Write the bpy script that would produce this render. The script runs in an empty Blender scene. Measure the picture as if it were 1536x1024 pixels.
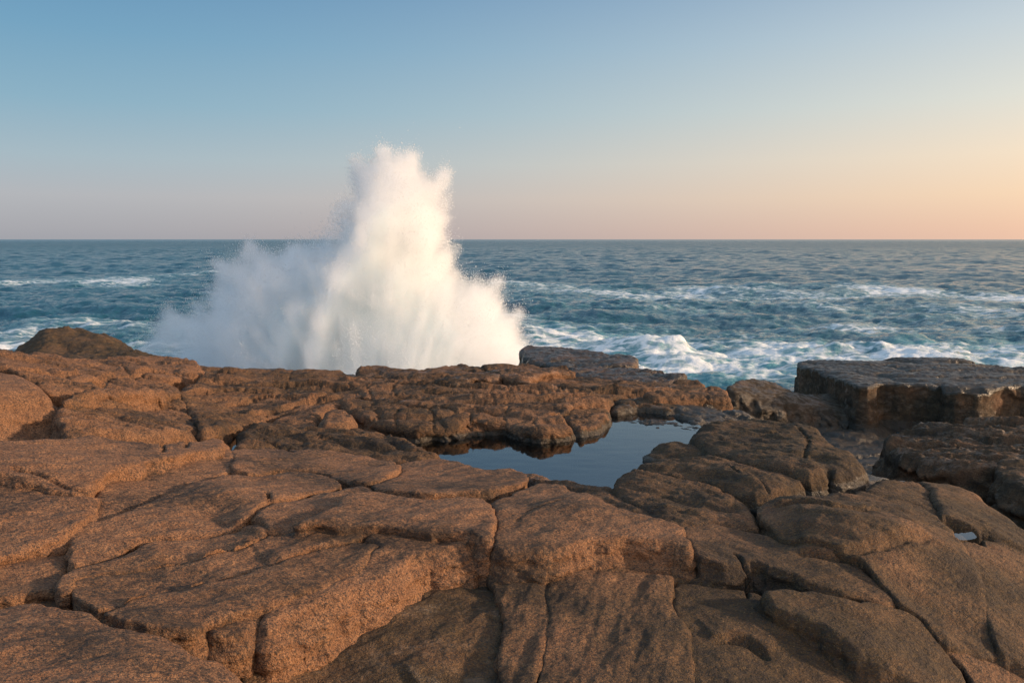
import bpy, math, time
import numpy as np
from mathutils import Vector
from mathutils.geometry import delaunay_2d_cdt
from mathutils.kdtree import KDTree
T0 = time.time()
SC = bpy.context.scene
COL = SC.collection
rng = np.random.default_rng(7)

# ------------------------------------------------------------------ camera
F = 1195.0                      # focal length in photo pixels (1536 wide)
CH = 2.2                        # camera height over the rock datum
SEA_Z = -3.0
TH = math.atan((512 - 358.5) / F)
cd = bpy.data.cameras.new('camera'); cam = bpy.data.objects.new('camera', cd); COL.objects.link(cam)
cam.location = (0, 0, CH); cam.rotation_euler = (math.pi / 2 - TH, 0, 0)
cd.sensor_width = 36; cd.lens = 36 * F / 1536; cd.clip_end = 60000; cd.clip_start = 0.05
SC.camera = cam

def rays(P):
    P = np.asarray(P, float)
    X = (P[:, 0] - 768) / F; Y = -(P[:, 1] - 512) / F
    ct, st = math.cos(TH), math.sin(TH)
    return np.stack([X, ct + Y * st, -st + Y * ct], 1)
def hit_z(P, z):                # where the sight lines meet a level z
    r = rays(P); t = (np.asarray(z) - CH) / np.minimum(r[:, 2], -1e-4)
    return r * t[:, None] + np.array([0, 0, CH])

# ------------------------------------------------------------------ noise
def _h(ix, iy, iz, seed):
    n = (ix.astype(np.int64) * 374761393 + iy.astype(np.int64) * 668265263 + iz.astype(np.int64) * 2147483647 + seed * 1274126177) & 0xffffffff
    n = ((n ^ (n >> 13)) * 1274126177) & 0xffffffff
    n = ((n ^ (n >> 15)) * 2246822519) & 0xffffffff
    n = n ^ (n >> 16)
    return n
_G = rng.normal(size=(256, 3)); _G /= np.linalg.norm(_G, axis=1)[:, None]
def perlin(x, y, z=0.0, seed=0):
    x, y, z = np.broadcast_arrays(np.asarray(x, float), np.asarray(y, float), np.asarray(z, float))
    ix, iy, iz = np.floor(x), np.floor(y), np.floor(z)
    fx, fy, fz = x - ix, y - iy, z - iz
    u, v, w = [f * f * f * (f * (f * 6 - 15) + 10) for f in (fx, fy, fz)]
    r = 0
    for a in (0, 1):
        for b in (0, 1):
            for c in (0, 1):
                g = _G[_h(ix + a, iy + b, iz + c, seed) & 255]
                d = g[..., 0] * (fx - a) + g[..., 1] * (fy - b) + g[..., 2] * (fz - c)
                r = r + d * (u if a else 1 - u) * (v if b else 1 - v) * (w if c else 1 - w)
    return r * 1.5
def fbm(x, y, z=0.0, o=4, seed=0, g=.5, l=2.03):
    s = 0; a = 1.0
    for i in range(o):
        s = s + a * perlin(x * l ** i, y * l ** i, z * l ** i, seed + 17 * i); a *= g
    return s
def ss(a, b, x):
    t = np.clip((x - a) / (b - a), 0, 1); return t * t * (3 - 2 * t)
def worley(x, y, seed=0, jit=.9):
    """F1, F2 of a 2-D cell pattern."""
    ix, iy = np.floor(x), np.floor(y); f1 = np.full(x.shape, 9.); f2 = np.full(x.shape, 9.); hv = np.zeros(x.shape)
    for a in (-1, 0, 1):
        for b in (-1, 0, 1):
            h = _h(ix + a, iy + b, ix * 0, seed)
            px = ix + a + .5 + jit * ((h & 1023) / 1023 - .5); py = iy + b + .5 + jit * (((h >> 10) & 1023) / 1023 - .5)
            d = np.hypot(x - px, y - py)
            f2 = np.where(d < f1, f1, np.minimum(f2, d)); hv = np.where(d < f1, ((h >> 20) & 1023) / 1023 - .5, hv); f1 = np.minimum(f1, d)
    return f1, f2, hv

# ------------------------------------------------------------------ general lie of the bedrock: heights at points of the shore
CTRL = np.array([(-250,1150,.42),(-60,1060,.38),(200,1000,.32),(500,1000,-.05),(768,1024,-.1),(1200,1024,-.25),(1536,1024,-.55),(1790,1100,-.8),(768,1200,-.1),
 (-250,870,.4),(0,870,.34),(200,880,.24),(430,880,.22),(640,820,.2),(850,780,.14),(1100,820,.0),(1350,830,-.02),(1500,880,-.3),(1790,900,-.7),
 (-250,740,.6),(0,750,.5),(250,720,.34),(500,720,.2),(768,740,.12),(1000,740,.04),(1250,770,.02),(1450,740,-.15),(1600,800,-.5),
 (-250,640,.8),(50,650,.62),(300,665,.3),(500,655,.1),(700,690,.03),(850,690,.0),(1100,700,.05),(1250,690,-.06),
 (-250,550,1.0),(60,560,.75),(300,560,.35),(0,532,.85),(300,610,.22),(500,572,.22),(700,580,.14),(700,625,.1),(900,600,.05),(1050,600,-.04),(870,550,.0),(1000,565,-.1),(820,525,-.3),(940,535,-.35),(1060,582,-.12)])
_cw = hit_z(CTRL[:, :2], CTRL[:, 2])
def _pl(x, y):
    d = np.maximum(y, .3); return np.stack([x / d * 1.2, np.log(d) * 1.3], -1)
_cp = _pl(_cw[:, 0], _cw[:, 1]); _lo, _hi = _cp.min(0), _cp.max(0)
def _k(r2): return .5 * r2 * np.log(r2 + 1e-9)
_n = len(_cp); _A = np.zeros((_n + 3, _n + 3))
_A[:_n, :_n] = _k(((_cp[:, None] - _cp[None]) ** 2).sum(-1)) + np.eye(_n) * .02
_A[:_n, _n] = 1; _A[:_n, _n + 1:] = _cp; _A[_n, :_n] = 1; _A[_n + 1:, :_n] = _cp.T
_W = np.linalg.solve(_A, np.concatenate([CTRL[:, 2], [0, 0, 0]]))
def ground(x, y):
    x = np.asarray(x, float); sh = x.shape
    p = np.clip(_pl(x.ravel(), np.asarray(y, float).ravel()), _lo, _hi); out = np.empty(len(p))
    for i in range(0, len(p), 40000):
        q = p[i:i + 40000]; out[i:i + 40000] = _k(((q[:, None] - _cp[None]) ** 2).sum(-1)) @ _W[:_n] + _W[_n] + q @ _W[_n + 1:]
    return out.reshape(sh)
def unproject(P, h=0.0, flat=None):
    """Photo outline -> plan outline on the surface ground + h (or the level 'flat')."""
    P = np.asarray(P, float)
    if flat is not None: return hit_z(P, flat)[:, :2]
    r = rays(P); t = np.geomspace(2.0, 26, 260)
    x = r[:, 0:1] * t; y = r[:, 1:2] * t; z = CH + r[:, 2:3] * t
    g = z - (ground(x, y) + h)
    i = np.argmax(g < 0, 1); i = np.where(i == 0, len(t) - 1, i); k = np.arange(len(P))
    g0, g1 = g[k, i - 1], g[k, i]; f = np.clip(g0 / (g0 - g1 + 1e-9), 0, 1); tt = t[i - 1] + f * (t[i] - t[i - 1])
    return np.stack([r[:, 0] * tt, r[:, 1] * tt], 1)

# ------------------------------------------------------------------ outlines
def chaikin(P, closed=True, n=1):
    for _ in range(n):
        Q = np.roll(P, -1, 0) if closed else P[1:]
        A = P if closed else P[:-1]
        R = np.empty((2 * len(A), 2)); R[0::2] = .8 * A + .2 * Q; R[1::2] = .2 * A + .8 * Q
        P = R if closed else np.vstack([P[:1], R, P[-1:]])
    return P
def resample(P, stepf, closed=True):
    out = []; n = len(P)
    for i in range(n if closed else n - 1):
        a, b = P[i], P[(i + 1) % n]; L = np.hypot(*(b - a)); m = max(1, int(math.ceil(L / stepf(a))))
        for k in range(m): out.append(a + (b - a) * k / m)
    if not closed: out.append(P[-1])
    return np.array(out)
def wobble(P, amp=1.0):
    d = np.maximum(np.hypot(P[:, 0], P[:, 1]), 2); s = .020 * amp * (d / 5) ** .35
    dx = fbm(P[:, 0] * 2.6, P[:, 1] * 2.6, 3.1, 4, 5, .6); dy = fbm(P[:, 0] * 2.6, P[:, 1] * 2.6, 8.7, 4, 9, .6)
    return P + np.stack([dx, dy], 1) * s[:, None] * 1.6
def seg_dist(pts, P, closed=True, signed=False):
    """Distance of pts to the polyline P (chunked)."""
    A = P; B = np.roll(P, -1, 0) if closed else P[1:]
    if not closed: A = P[:-1]
    D = B - A; L2 = (D ** 2).sum(1) + 1e-12; out = np.empty(len(pts)); sg = np.empty(len(pts)); par = np.empty(len(pts))
    CL = np.concatenate([[0], np.cumsum(np.sqrt(L2))])
    for i in range(0, len(pts), 20000):
        q = pts[i:i + 20000]; w = q[:, None] - A[None]
        t = np.clip((w * D[None]).sum(-1) / L2, 0, 1); e = w - t[..., None] * D[None]
        d2 = (e ** 2).sum(-1); k = d2.argmin(1); r = np.arange(len(q)); out[i:i + 20000] = np.sqrt(d2[r, k])
        sg[i:i + 20000] = np.sign(D[k, 0] * w[r, k, 1] - D[k, 1] * w[r, k, 0])
        par[i:i + 20000] = (CL[k] + t[r, k] * np.sqrt(L2[k])) / CL[-1]
    return (out, sg, par) if signed else out
def kd_dist(pts, P, idx=False):
    kd = KDTree(len(P))
    for i, p in enumerate(P.tolist()): kd.insert((p[0], p[1], 0), i)
    kd.balance(); f = kd.find
    if idx:
        R = [f((a, b, 0)) for a, b in pts.tolist()]; return np.array([r[2] for r in R]), np.array([r[1] for r in R])
    return np.array([f((a, b, 0))[2] for a, b in pts.tolist()]) if len(pts) else np.zeros(0)
def inside(pts, P):
    x, y = pts[:, 0], pts[:, 1]; c = np.zeros(len(pts), bool); n = len(P)
    for i in range(n):
        a, b = P[i], P[(i + 1) % n]
        if a[1] == b[1]: continue
        m = ((a[1] > y) != (b[1] > y)); c ^= m & (x < (b[0] - a[0]) * (y - a[1]) / (b[1] - a[1]) + a[0])
    return c
def area(P):
    Q = np.roll(P, -1, 0); return .5 * (P[:, 0] * Q[:, 1] - P[:, 1] * Q[:, 0]).sum()
# ------------------------------------------------------------------ cracks and steps (photo polylines laid on the ground); w width, d depth, st rise on the left-hand side, rg reach of the rise
CR = []
def crack(pts, w=.012, d=.05, st=0., rg=.25, h=.08):
    P = unproject(np.array(pts, float), h); P = chaikin(P, False, 1); P = resample(P, lambda a: .02 + .006 * np.hypot(*a), False)
    P = P + np.stack([fbm(P[:, 0] * 7, P[:, 1] * 7, 1., 3, 3), fbm(P[:, 0] * 7, P[:, 1] * 7, 5., 3, 4)], 1) * .016
    CR.append((P, w, d, st, rg, P.min(0) - 3 * max(rg * (st != 0), w) - .05, P.max(0) + 3 * max(rg * (st != 0), w) + .05))
def crack_field(xy):
    z = np.zeros(len(xy))
    for P, w, d, st, rg, lo, hi in CR:
        m = ((xy > lo) & (xy < hi)).all(1)
        if not m.any(): continue
        q = xy[m]; ds, sg, par = seg_dist(q, P, False, True)
        tp = ss(0, .12, par) * ss(1, .88, par); ww = w * (1 + .6 * perlin(q[:, 0] * 4, q[:, 1] * 4, 2.2))
        g = -1.5 * d * tp * (np.exp(-(ds / (ww * .85)) ** 2) + .10 * np.exp(-ds / (ww * 4)))
        if st:
            k = np.exp(-(ds / rg) ** 1.3) * tp
            g += st * k * np.where(sg > 0, 1, 0) * ss(-.0, .03, ds) - .25 * st * k * np.where(sg > 0, 0, 1)
        z[m] += g
    return z

def polar_points(P, q=1.0):
    """Scattered points inside P, as dense everywhere as they look from the shore path."""
    d = np.hypot(P[:, 0], P[:, 1]); a = P[:, 0] / np.maximum(P[:, 1], .5); s = .0021 * q
    lo, hi = a.min(), a.max(); out = []
    A, B, L = [], [], np.arange(math.log(max(P[:, 1].min(), 1.4)), math.log(P[:, 1].max()) + .01, s * 1.75)
    for l0, h0, f in ((lo, min(hi, -.68), 3.), (max(lo, -.68), min(hi, .68), 1.), (max(lo, .68), hi, 3.)):
        if h0 - l0 <= 0: continue
        for j, l in enumerate(L):
            if f > 1 and j % 3: continue
            aa = np.arange(l0, h0, s * f); A.append(aa + (j % 2) * s * .5 * f); B.append(np.full(len(aa), l))
    if not A: return np.zeros((0, 2))
    A = np.concatenate(A); B = np.concatenate(B); A = A + rng.uniform(-.3, .3, len(A)) * s; B = B + rng.uniform(-.3, .3, len(B)) * s * 1.7
    y = np.exp(B); X = np.stack([A * y, y], 1)
    return X[inside(X, P)]

STR_N = 0
def props(o, label=None, cat=None, group=None, kind=None):
    for k, v in (('label', label), ('category', cat), ('group', group), ('kind', kind)):
        if v: o[k] = v
    return o
def mesh_obj(name, V, Fc, mat, attrs=None, smooth=True):
    me = bpy.data.meshes.new(name); V = np.asarray(V, np.float32); Fc = np.asarray(Fc, np.int32); k = Fc.shape[1]
    me.vertices.add(len(V)); me.vertices.foreach_set('co', V.ravel())
    me.loops.add(Fc.size); me.loops.foreach_set('vertex_index', Fc.ravel())
    me.polygons.add(len(Fc)); me.polygons.foreach_set('loop_start', np.arange(0, Fc.size, k, dtype=np.int32))
    me.polygons.foreach_set('use_smooth', np.full(len(Fc), smooth))
    for n, v in (attrs or {}).items():
        at = me.attributes.new(n, 'FLOAT', 'POINT'); at.data.foreach_set('value', np.asarray(v, np.float32))
    me.update(calc_edges=True); me.validate()
    if mat: me.materials.append(mat)
    o = bpy.data.objects.new(name, me); COL.objects.link(o); return o

def top_height(xy, S, base):
    x, y = xy[:, 0], xy[:, 1]; a = math.radians(S.get('strike', 40)); sd = S['seed']
    u = x * math.cos(a) + y * math.sin(a); v = -x * math.sin(a) + y * math.cos(a)
    am = S.get('und', 1.)
    z = base + S.get('h', .06) + S.get('tu', 0) * (v - S['cv']) + S.get('tx', 0) * (x - S['cx']) + S.get('ty', 0) * (y - S['cy'])
    z = z + am * (.055 * perlin(u / 1.5, v / .8, sd * .37, sd) + .026 * fbm(u / .55, v / .26, 1.3, 2, sd + 3))
    rid = 1 - np.abs(fbm(u / .5 + 5, v / .13, 2.2, 2, 77)) * 2
    z = z + am * .006 * rid + am * .0045 * fbm(x / .09, y / .09, .5, 3, 31, .6)
    if S.get('rug'): z = z + S['rug'] * (fbm(u / .34, v / .13, 3.3, 4, 91, .62) + .6 * np.abs(fbm(u / .9, v / .22, 8.3, 3, 95, .6)))
    ter = S.get('ter')
    if ter:
        H, su, sv, am2 = ter
        q = (fbm(u / su, v / sv, 7.7, 4, 11, .55) * am2 + v * S.get('terdip', .35)) / H
        fr = q - np.floor(q); st = np.floor(q) + ss(.35, .95, fr) ** 1.5
        z = z + (st - q) * H
    blk = S.get('blk')
    if blk:
        su, sv, dep, off = blk
        wx = u / su + .22 * fbm(u / su * 1.6, v / sv * .6, 4., 3, 41); wy = v / sv + .22 * fbm(u / su * 1.6, v / sv * .6, 9., 3, 43)
        f1, f2, hv = worley(wx, wy, 5 + S.get('bseed', 0)); e = f2 - f1
        z = z + off * hv * ss(0, .1, e) - dep * (1 - ss(0, .07, e)) - off * .5 * (1 - ss(0, .32, e))
    return z

def slab(name, label, pts, cat='rock', group=None, mat='granite', kind=None, **S):
    """One block of bedrock: 'pts' is the outline of its top in the photo; its sides go down by 'drop', leaning out by 'out'."""
    global STR_N
    STR_N += 1; S.setdefault('seed', STR_N); h = S.get('h', .06); flat = S.get('flat')
    plane = None
    if len(pts[0]) == 3:                # outline points given with their own heights: the top is the plane through them
        A3 = np.array(pts, float); W3 = hit_z(A3[:, :2], A3[:, 2]); P = W3[:, :2]; plane = np.linalg.lstsq(np.column_stack([P, np.ones(len(P))]), W3[:, 2], rcond=None)[0]
    else: P = unproject(np.array(pts, float), h, flat)
    if area(P) < 0: P = P[::-1]
    P = chaikin(P, True, S.get('ch', 1)); P0 = P; P = resample(P, lambda a: .0024 * S.get('q', 1) * max(np.hypot(*a), 2) * (1 if abs(a[0]) < .75 * a[1] else 4))
    P = wobble(P, S.get('wob', 1.))
    TG = np.roll(P, -6, 0) - np.roll(P, 6, 0); P = P + np.stack([TG[:, 1], -TG[:, 0]], 1) / (np.linalg.norm(TG, axis=1)[:, None] + 1e-9) * (S.get('grow', .0022) * np.hypot(P[:, 0], P[:, 1]))[:, None]
    keep = np.ones(len(P), bool); n = 0
    C = P.mean(0); a = math.radians(S.get('strike', 40)); S['cx'], S['cy'] = C; S['cv'] = -C[0] * math.sin(a) + C[1] * math.cos(a)
    q = polar_points(P0, S.get('q', 1)); d = kd_dist(q, P)
    dl = np.hypot(q[:, 0], q[:, 1]); m = d > .0010 * dl; q, d = q[m], d[m]
    nb = len(P); pts2 = np.vstack([P, q])
    res = delaunay_2d_cdt([Vector(p) for p in pts2.tolist()], [(i, (i + 1) % nb) for i in range(nb)], [list(range(nb))], 1, 1e-6)
    V2 = np.array([tuple(v) for v in res[0]]); tri = np.array([f for f in res[2] if len(f) == 3])
    us, inv = np.unique(tri, return_inverse=True); V2 = V2[us]; tri = inv.reshape(tri.shape)
    # intersections may add vertices; the true rim = edges used once
    e = np.sort(np.vstack([tri[:, [0, 1]], tri[:, [1, 2]], tri[:, [2, 0]]]), 1); uq, ct = np.unique(e, axis=0, return_counts=True); rim = uq[ct == 1]
    de = {tuple(x) for x in np.vstack([tri[:, [0, 1]], tri[:, [1, 2]], tri[:, [2, 0]]]).tolist()}
    rim = np.array([(a_, b_) if (a_, b_) in de else (b_, a_) for a_, b_ in rim.tolist()])
    d, bi = kd_dist(V2, P, True); rv = np.unique(rim); d[rv] = 0
    base = ground(V2[:, 0], V2[:, 1]) if flat is None or plane is not None else np.full(len(V2), flat - h)
    if plane is not None: base = V2 @ plane[:2] + plane[2] - h
    z = top_height(V2, S, base)
    r = S.get('r', .07) * (1 + .5 * perlin(V2[:, 0] * 1.7, V2[:, 1] * 1.7, 6.6, 21)); t = np.clip(d / r, 0, 1)
    z = z - r * S.get('rk', .9) * (1 - np.sqrt(np.clip(1 - (1 - t) ** 2, 0, 1)))
    r2 = S.get('r2', .22); z = z - S.get('k2', .03) * (1 - ss(0, r2, d))
    if S.get('cracks', 1): z = z + crack_field(V2)
    for (bp, pw, ph) in S.get('bumps', ()): # local swell or hollow at a point of the outline picture
        c = unproject(np.array([bp], float), h, flat)[0]; z = z + ph * np.exp(-((V2 - c) ** 2).sum(1) / (2 * pw * pw))
    if S.get('basin'):
        for bo, bd, bw in S['basin']:
            m = inside(V2, bo); dd = seg_dist(V2, bo); z = z - bd * np.where(m, ss(-.01, bw, dd), 0)
    # sides
    nxt = {a_: b_ for a_, b_ in rim.tolist()}; prv = {b_: a_ for a_, b_ in rim.tolist()}
    rv = rim[:, 0]; pa = np.array([V2[prv.get(i, i)] for i in rv.tolist()]); pb = np.array([V2[nxt[i]] for i in rv.tolist()])
    T = pb - pa; N = np.stack([T[:, 1], -T[:, 0]], 1); N /= np.linalg.norm(N, axis=1)[:, None] + 1e-9
    pos = {v: i for i, v in enumerate(rv.tolist())}; nr = np.array([pos[b_] for b_ in rim[:, 1].tolist()])
    for _ in range(S.get('nsm', 6)):
        N2 = N.copy(); np.add.at(N2, nr, N); ip = np.empty(len(nr), int); ip[nr] = np.arange(len(nr)); N2 = N + N[nr] + N[ip]; N = N2 / (np.linalg.norm(N2, axis=1)[:, None] + 1e-9)
    drop = S.get('drop', .35); out = S.get('out', .04); dd = np.median(np.hypot(P[:, 0], P[:, 1]))
    K = int(np.clip(drop / (.0026 * dd), 4, 64)); V3 = [np.column_stack([V2, z])]; Fs = [tri]; prevv = rv.copy(); off = len(V2); zr = z[rv]
    Bx, By = V2[rv, 0], V2[rv, 1]; zbot = zr.mean() - drop if S.get('level') else None
    for k in range(1, K + 1):
        f = k / K; zk = zr - drop * f if zbot is None else zr + (zbot - zr) * f
        o_ = out * (f ** S.get('op', 1.)) + ss(0, .15, f) * (S.get('wn', .035) * fbm(Bx / .35 / S.get('ws', 1), By / .35 / S.get('ws', 1), zk / .16 / S.get('ws', 1), 4, 51, .6) * (1.3 if f > .1 else .7)
             + S.get('wt', .0) * (np.floor(zk / .33 + .7 * perlin(Bx / 1.1, By / 1.1, 3.)) % 2 - .5))
        if S.get('wblk'):
            sx, sz, dp = S['wblk']; L_ = Bx * 1.0 + By * .55
            f1, f2, hv = worley(L_ / sx + .15 * perlin(L_ * 2, zk * 2, 1.), zk / sz + .15 * perlin(L_ * 2, zk * 2, 5.), 9); e_ = f2 - f1
            o_ = o_ + ss(0, .12, f) * (dp * hv * ss(0, .08, e_) - dp * .6 * (1 - ss(0, .10, e_)))
        if S.get('under'): o_ = o_ - S['under'] * ss(.55, 1, f)
        V3.append(np.column_stack([Bx + N[:, 0] * o_, By + N[:, 1] * o_, zk]))
        cur = off + np.arange(len(rv)); Fs.append(np.column_stack([prevv, cur, cur[nr]])); Fs.append(np.column_stack([prevv, cur[nr], prevv[nr]])); prevv = cur; off += len(rv)
    V = np.vstack(V3); Fc = np.vstack(Fs)
    # closed underneath: a fan to the middle
    V = np.vstack([V, [[C[0], C[1], V3[-1][:, 2].mean()]]]); Fc = np.vstack([Fc, np.column_stack([prevv, np.full(len(rv), len(V) - 1), prevv[nr]])])
    wl = S.get('water', -9.); wet = np.full(len(V), float(S.get('wet', 0))); wet = np.maximum(wet, 1 - ss(wl + .01, wl + .09, V[:, 2] + .03 * perlin(V[:, 0] * 3, V[:, 1] * 3, 1.)))
    if S.get('wettop'): wet[:len(V2)] = np.maximum(wet[:len(V2)], S['wettop'])
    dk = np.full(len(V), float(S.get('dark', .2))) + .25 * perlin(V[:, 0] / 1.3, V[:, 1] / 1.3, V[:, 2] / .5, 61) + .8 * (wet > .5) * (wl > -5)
    o = mesh_obj(name, V, Fc, MATS[mat], {'wet': wet, 'dark': np.clip(dk, 0, 1.5)})
    if kind: o['kind'] = kind
    else: props(o, label, cat, group, 'thing')
    return o
# ------------------------------------------------------------------ materials
MATS = {}
class NT:
    def __init__(s, name):
        s.m = bpy.data.materials.new(name); s.m.use_nodes = True; s.t = s.m.node_tree; s.t.nodes.clear(); s.out = s.t.nodes.new('ShaderNodeOutputMaterial'); MATS[name] = s.m
    def n(s, typ, ins=None, **kw):
        nd = s.t.nodes.new('ShaderNode' + typ)
        for k, v in kw.items(): setattr(nd, k, v)
        for k, v in (ins or {}).items(): s.set(nd.inputs[k], v)
        return nd
    def set(s, sock, v):
        if isinstance(v, bpy.types.NodeSocket): s.t.links.new(v, sock)
        elif isinstance(v, bpy.types.Node): s.t.links.new(v.outputs[0], sock)
        else: sock.default_value = v
    def math(s, op, a, b=0., c=0.):
        nd = s.n('Math', operation=op); s.set(nd.inputs[0], a); s.set(nd.inputs[1], b); s.set(nd.inputs[2], c); return nd.outputs[0]
    def mr(s, v, a, b, c=0., d=1., smooth=True):
        nd = s.n('MapRange', {0: v, 1: a, 2: b, 3: c, 4: d}, interpolation_type='SMOOTHSTEP' if smooth else 'LINEAR'); return nd.outputs[0]
    def mix(s, f, a, b, mode='MIX'):
        nd = s.n('Mix', data_type='RGBA', blend_type=mode); s.set(nd.inputs[0], f)
        for i, v in ((6, a), (7, b)): s.set(nd.inputs[i], (*v, 1) if isinstance(v, tuple) and len(v) == 3 else v)
        return nd.outputs[2]
    def attr(s, name): return s.n('Attribute', attribute_name=name).outputs['Fac']
    def noise(s, vec, sc, det=4, rough=.55, dist=0.): return s.n('TexNoise', {'Vector': vec, 'Scale': sc, 'Detail': det, 'Roughness': rough, 'Distortion': dist}).outputs[0]
def granite():
    N = NT('granite'); pos = N.n('NewGeometry').outputs['Position']
    mp = N.n('Mapping', {'Vector': pos, 'Rotation': (0, 0, math.radians(-38)), 'Scale': (1, 1.7, 1.7)}).outputs[0]
    dark, wet = N.attr('dark'), N.attr('wet')
    big = N.noise(mp, 1.1, 4, .6); mid = N.noise(mp, 7, 5, .65); g1 = N.noise(mp, 62, 3, .75); g2 = N.noise(pos, 135, 2, .6); g0 = N.noise(mp, 24, 4, .7)
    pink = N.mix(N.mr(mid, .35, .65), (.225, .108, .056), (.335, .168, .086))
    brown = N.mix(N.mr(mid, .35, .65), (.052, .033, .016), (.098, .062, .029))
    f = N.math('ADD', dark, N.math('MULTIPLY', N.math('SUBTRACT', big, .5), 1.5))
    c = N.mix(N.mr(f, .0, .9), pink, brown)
    # mineral grains: dark biotite flecks, pale feldspar
    c = N.mix(N.math('MULTIPLY', N.mr(g1, .505, .60), .88), c, (.055, .045, .04))
    c = N.mix(N.math('MULTIPLY', N.mr(g1, .32, .44, 1, 0), .42), c, N.mix(N.mr(f, .0, .9), (.52, .33, .19), (.30, .205, .11)))
    c = N.mix(N.math('MULTIPLY', N.mr(g2, .56, .68), .6), c, (.035, .03, .028))
    c = N.mix(N.math('MULTIPLY', N.mr(g2, .30, .40, 1, 0), .32), c, N.mix(N.mr(f, .0, .9), (.55, .38, .24), (.32, .23, .14)))
    # dark lichen and weathering patches
    lp = N.mr(N.math('ADD', N.math('MULTIPLY', g0, .55), N.math('MULTIPLY', big, .5)), .54, .62)
    c = N.mix(N.math('MULTIPLY', lp, .75), c, (.045, .034, .028))
    wl = N.mr(wet, .2, .9)
    c = N.mix(N.math('MULTIPLY', wl, .6), c, (.028, .024, .018))
    wn = N.mr(N.math('ADD', wet, N.math('MULTIPLY', N.math('SUBTRACT', N.noise(mp, 3.5, 5, .7), .5), 1.8)), .35, .65)
    ro = N.mr(wn, 0, 1, .82, .33, False)
    bs = N.n('BsdfPrincipled', {'Base Color': c, 'Roughness': ro, 'IOR': 1.45, 'Specular IOR Level': N.mr(wn, 0, 1, .3, .6, False)})
    hh = N.math('ADD', N.math('MULTIPLY', g0, .030), N.math('MULTIPLY', g1, .0075)); hh = N.math('ADD', hh, N.math('MULTIPLY', g2, .0022)); hh = N.math('ADD', hh, N.math('MULTIPLY', mid, .045))
    b = N.n('Bump', {'Height': hh, 'Distance': 1.3, 'Strength': N.mr(wn, 0, 1, 1., .75, False)})
    N.set(bs.inputs['Normal'], b); N.set(N.out.inputs[0], bs)
granite()
def poolmat():
    N = NT('pool'); pos = N.n('NewGeometry').outputs['Position']
    mp = N.n('Mapping', {'Vector': pos, 'Scale': (1, 1.6, 1)}).outputs[0]
    b = N.n('Bump', {'Height': N.math('ADD', N.noise(mp, 5, 3, .5), N.math('MULTIPLY', N.noise(mp, 22, 2, .5), .1)), 'Distance': .002, 'Strength': .5})
    g = N.n('BsdfGlass', {'Color': (.85, .92, .9, 1), 'Roughness': 0.0, 'IOR': 1.33, 'Normal': b}, )
    tr = N.n('BsdfTransparent', {'Color': (.8, .88, .88, 1)}); gl = N.n('BsdfGlossy', {'Color': (1, 1, 1, 1), 'Roughness': .02, 'Normal': b}); fr = N.n('Fresnel', {'IOR': 2.0, 'Normal': b})
    mx = N.n('MixShader', {0: fr.outputs[0], 1: tr.outputs[0], 2: gl.outputs[0]}); N.set(N.out.inputs[0], mx)
poolmat()
def seamat():
    N = NT('sea'); pos = N.n('NewGeometry').outputs['Position']; foam, aer = N.attr('foam'), N.attr('aer')
    ln = N.n('VectorMath', operation='LENGTH'); N.set(ln.inputs[0], pos); dist = ln.outputs['Value']
    m1 = N.n('Mapping', {'Vector': pos, 'Rotation': (0, 0, .25), 'Scale': (.55, 1, 1)}).outputs[0]
    w = N.noise(m1, .35, 3, .5); n1 = N.noise(m1, .75, 9, .68, .6); n2 = N.noise(m1, 2.6, 6, .7, 1.2)
    vo = N.n('TexVoronoi', {'Vector': N.n('VectorMath', {0: m1, 1: N.n('VectorMath', {0: N.n('TexNoise', {'Vector': m1, 'Scale': 1.4, 'Detail': 5.}).outputs['Color'], 1: (1.1, 1.1, 1.1)}, operation='MULTIPLY').outputs[0]}, operation='ADD').outputs[0], 'Scale': 1.1}, feature='DISTANCE_TO_EDGE').outputs['Distance']
    lace = N.mr(vo, .0, .22, 1, 0)
    tex = N.math('ADD', N.math('MULTIPLY', n1, .62), N.math('ADD', N.math('MULTIPLY', lace, .13), N.math('MULTIPLY', n2, .28)))
    fm = N.mr(N.math('ADD', tex, N.math('MULTIPLY', foam, .62)), .77, 1.0)
    deep = N.mix(aer, (.006, .060, .088), (.07, .27, .30)); thin = N.mr(N.math('ADD', tex, N.math('MULTIPLY', foam, .62)), .62, .85)
    deep = N.mix(N.math('MULTIPLY', N.math('MULTIPLY', thin, .4), N.mr(foam, .05, .3)), deep, (.22, .40, .42))
    ro = N.mr(dist, 20, 700, .07, .22)
    b1 = N.noise(m1, 3.2, 5, .6); b2 = N.noise(m1, .8, 6, .66); b3 = N.noise(N.n('Mapping', {'Vector': pos, 'Scale': (.45, 1, 1)}).outputs[0], .11, 7, .7)
    far = N.mr(dist, 60, 900); vfar = N.mr(dist, 500, 4000)
    hh = N.math('ADD', N.math('MULTIPLY', b1, .075), N.math('MULTIPLY', b2, N.math('ADD', .22, N.math('MULTIPLY', far, N.mr(vfar, 0, 1, .95, .05))))); hh = N.math('ADD', hh, N.math('MULTIPLY', b3, N.math('MULTIPLY', far, N.mr(vfar, 0, 1, 2.2, .3))))
    bp = N.n('Bump', {'Height': hh, 'Distance': 1., 'Strength': 1.})
    wa = N.n('BsdfPrincipled', {'Base Color': deep, 'Roughness': ro, 'IOR': 1.33, 'Normal': bp})
    fb = N.n('Bump', {'Height': N.math('ADD', n2, n1), 'Distance': .12, 'Strength': .7})
    fo = N.n('BsdfPrincipled', {'Base Color': (.78, .80, .80, 1), 'Roughness': .7, 'Normal': fb})
    mx = N.n('MixShader', {0: fm, 1: wa, 2: fo}); N.set(N.out.inputs[0], mx)
seamat()
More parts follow.
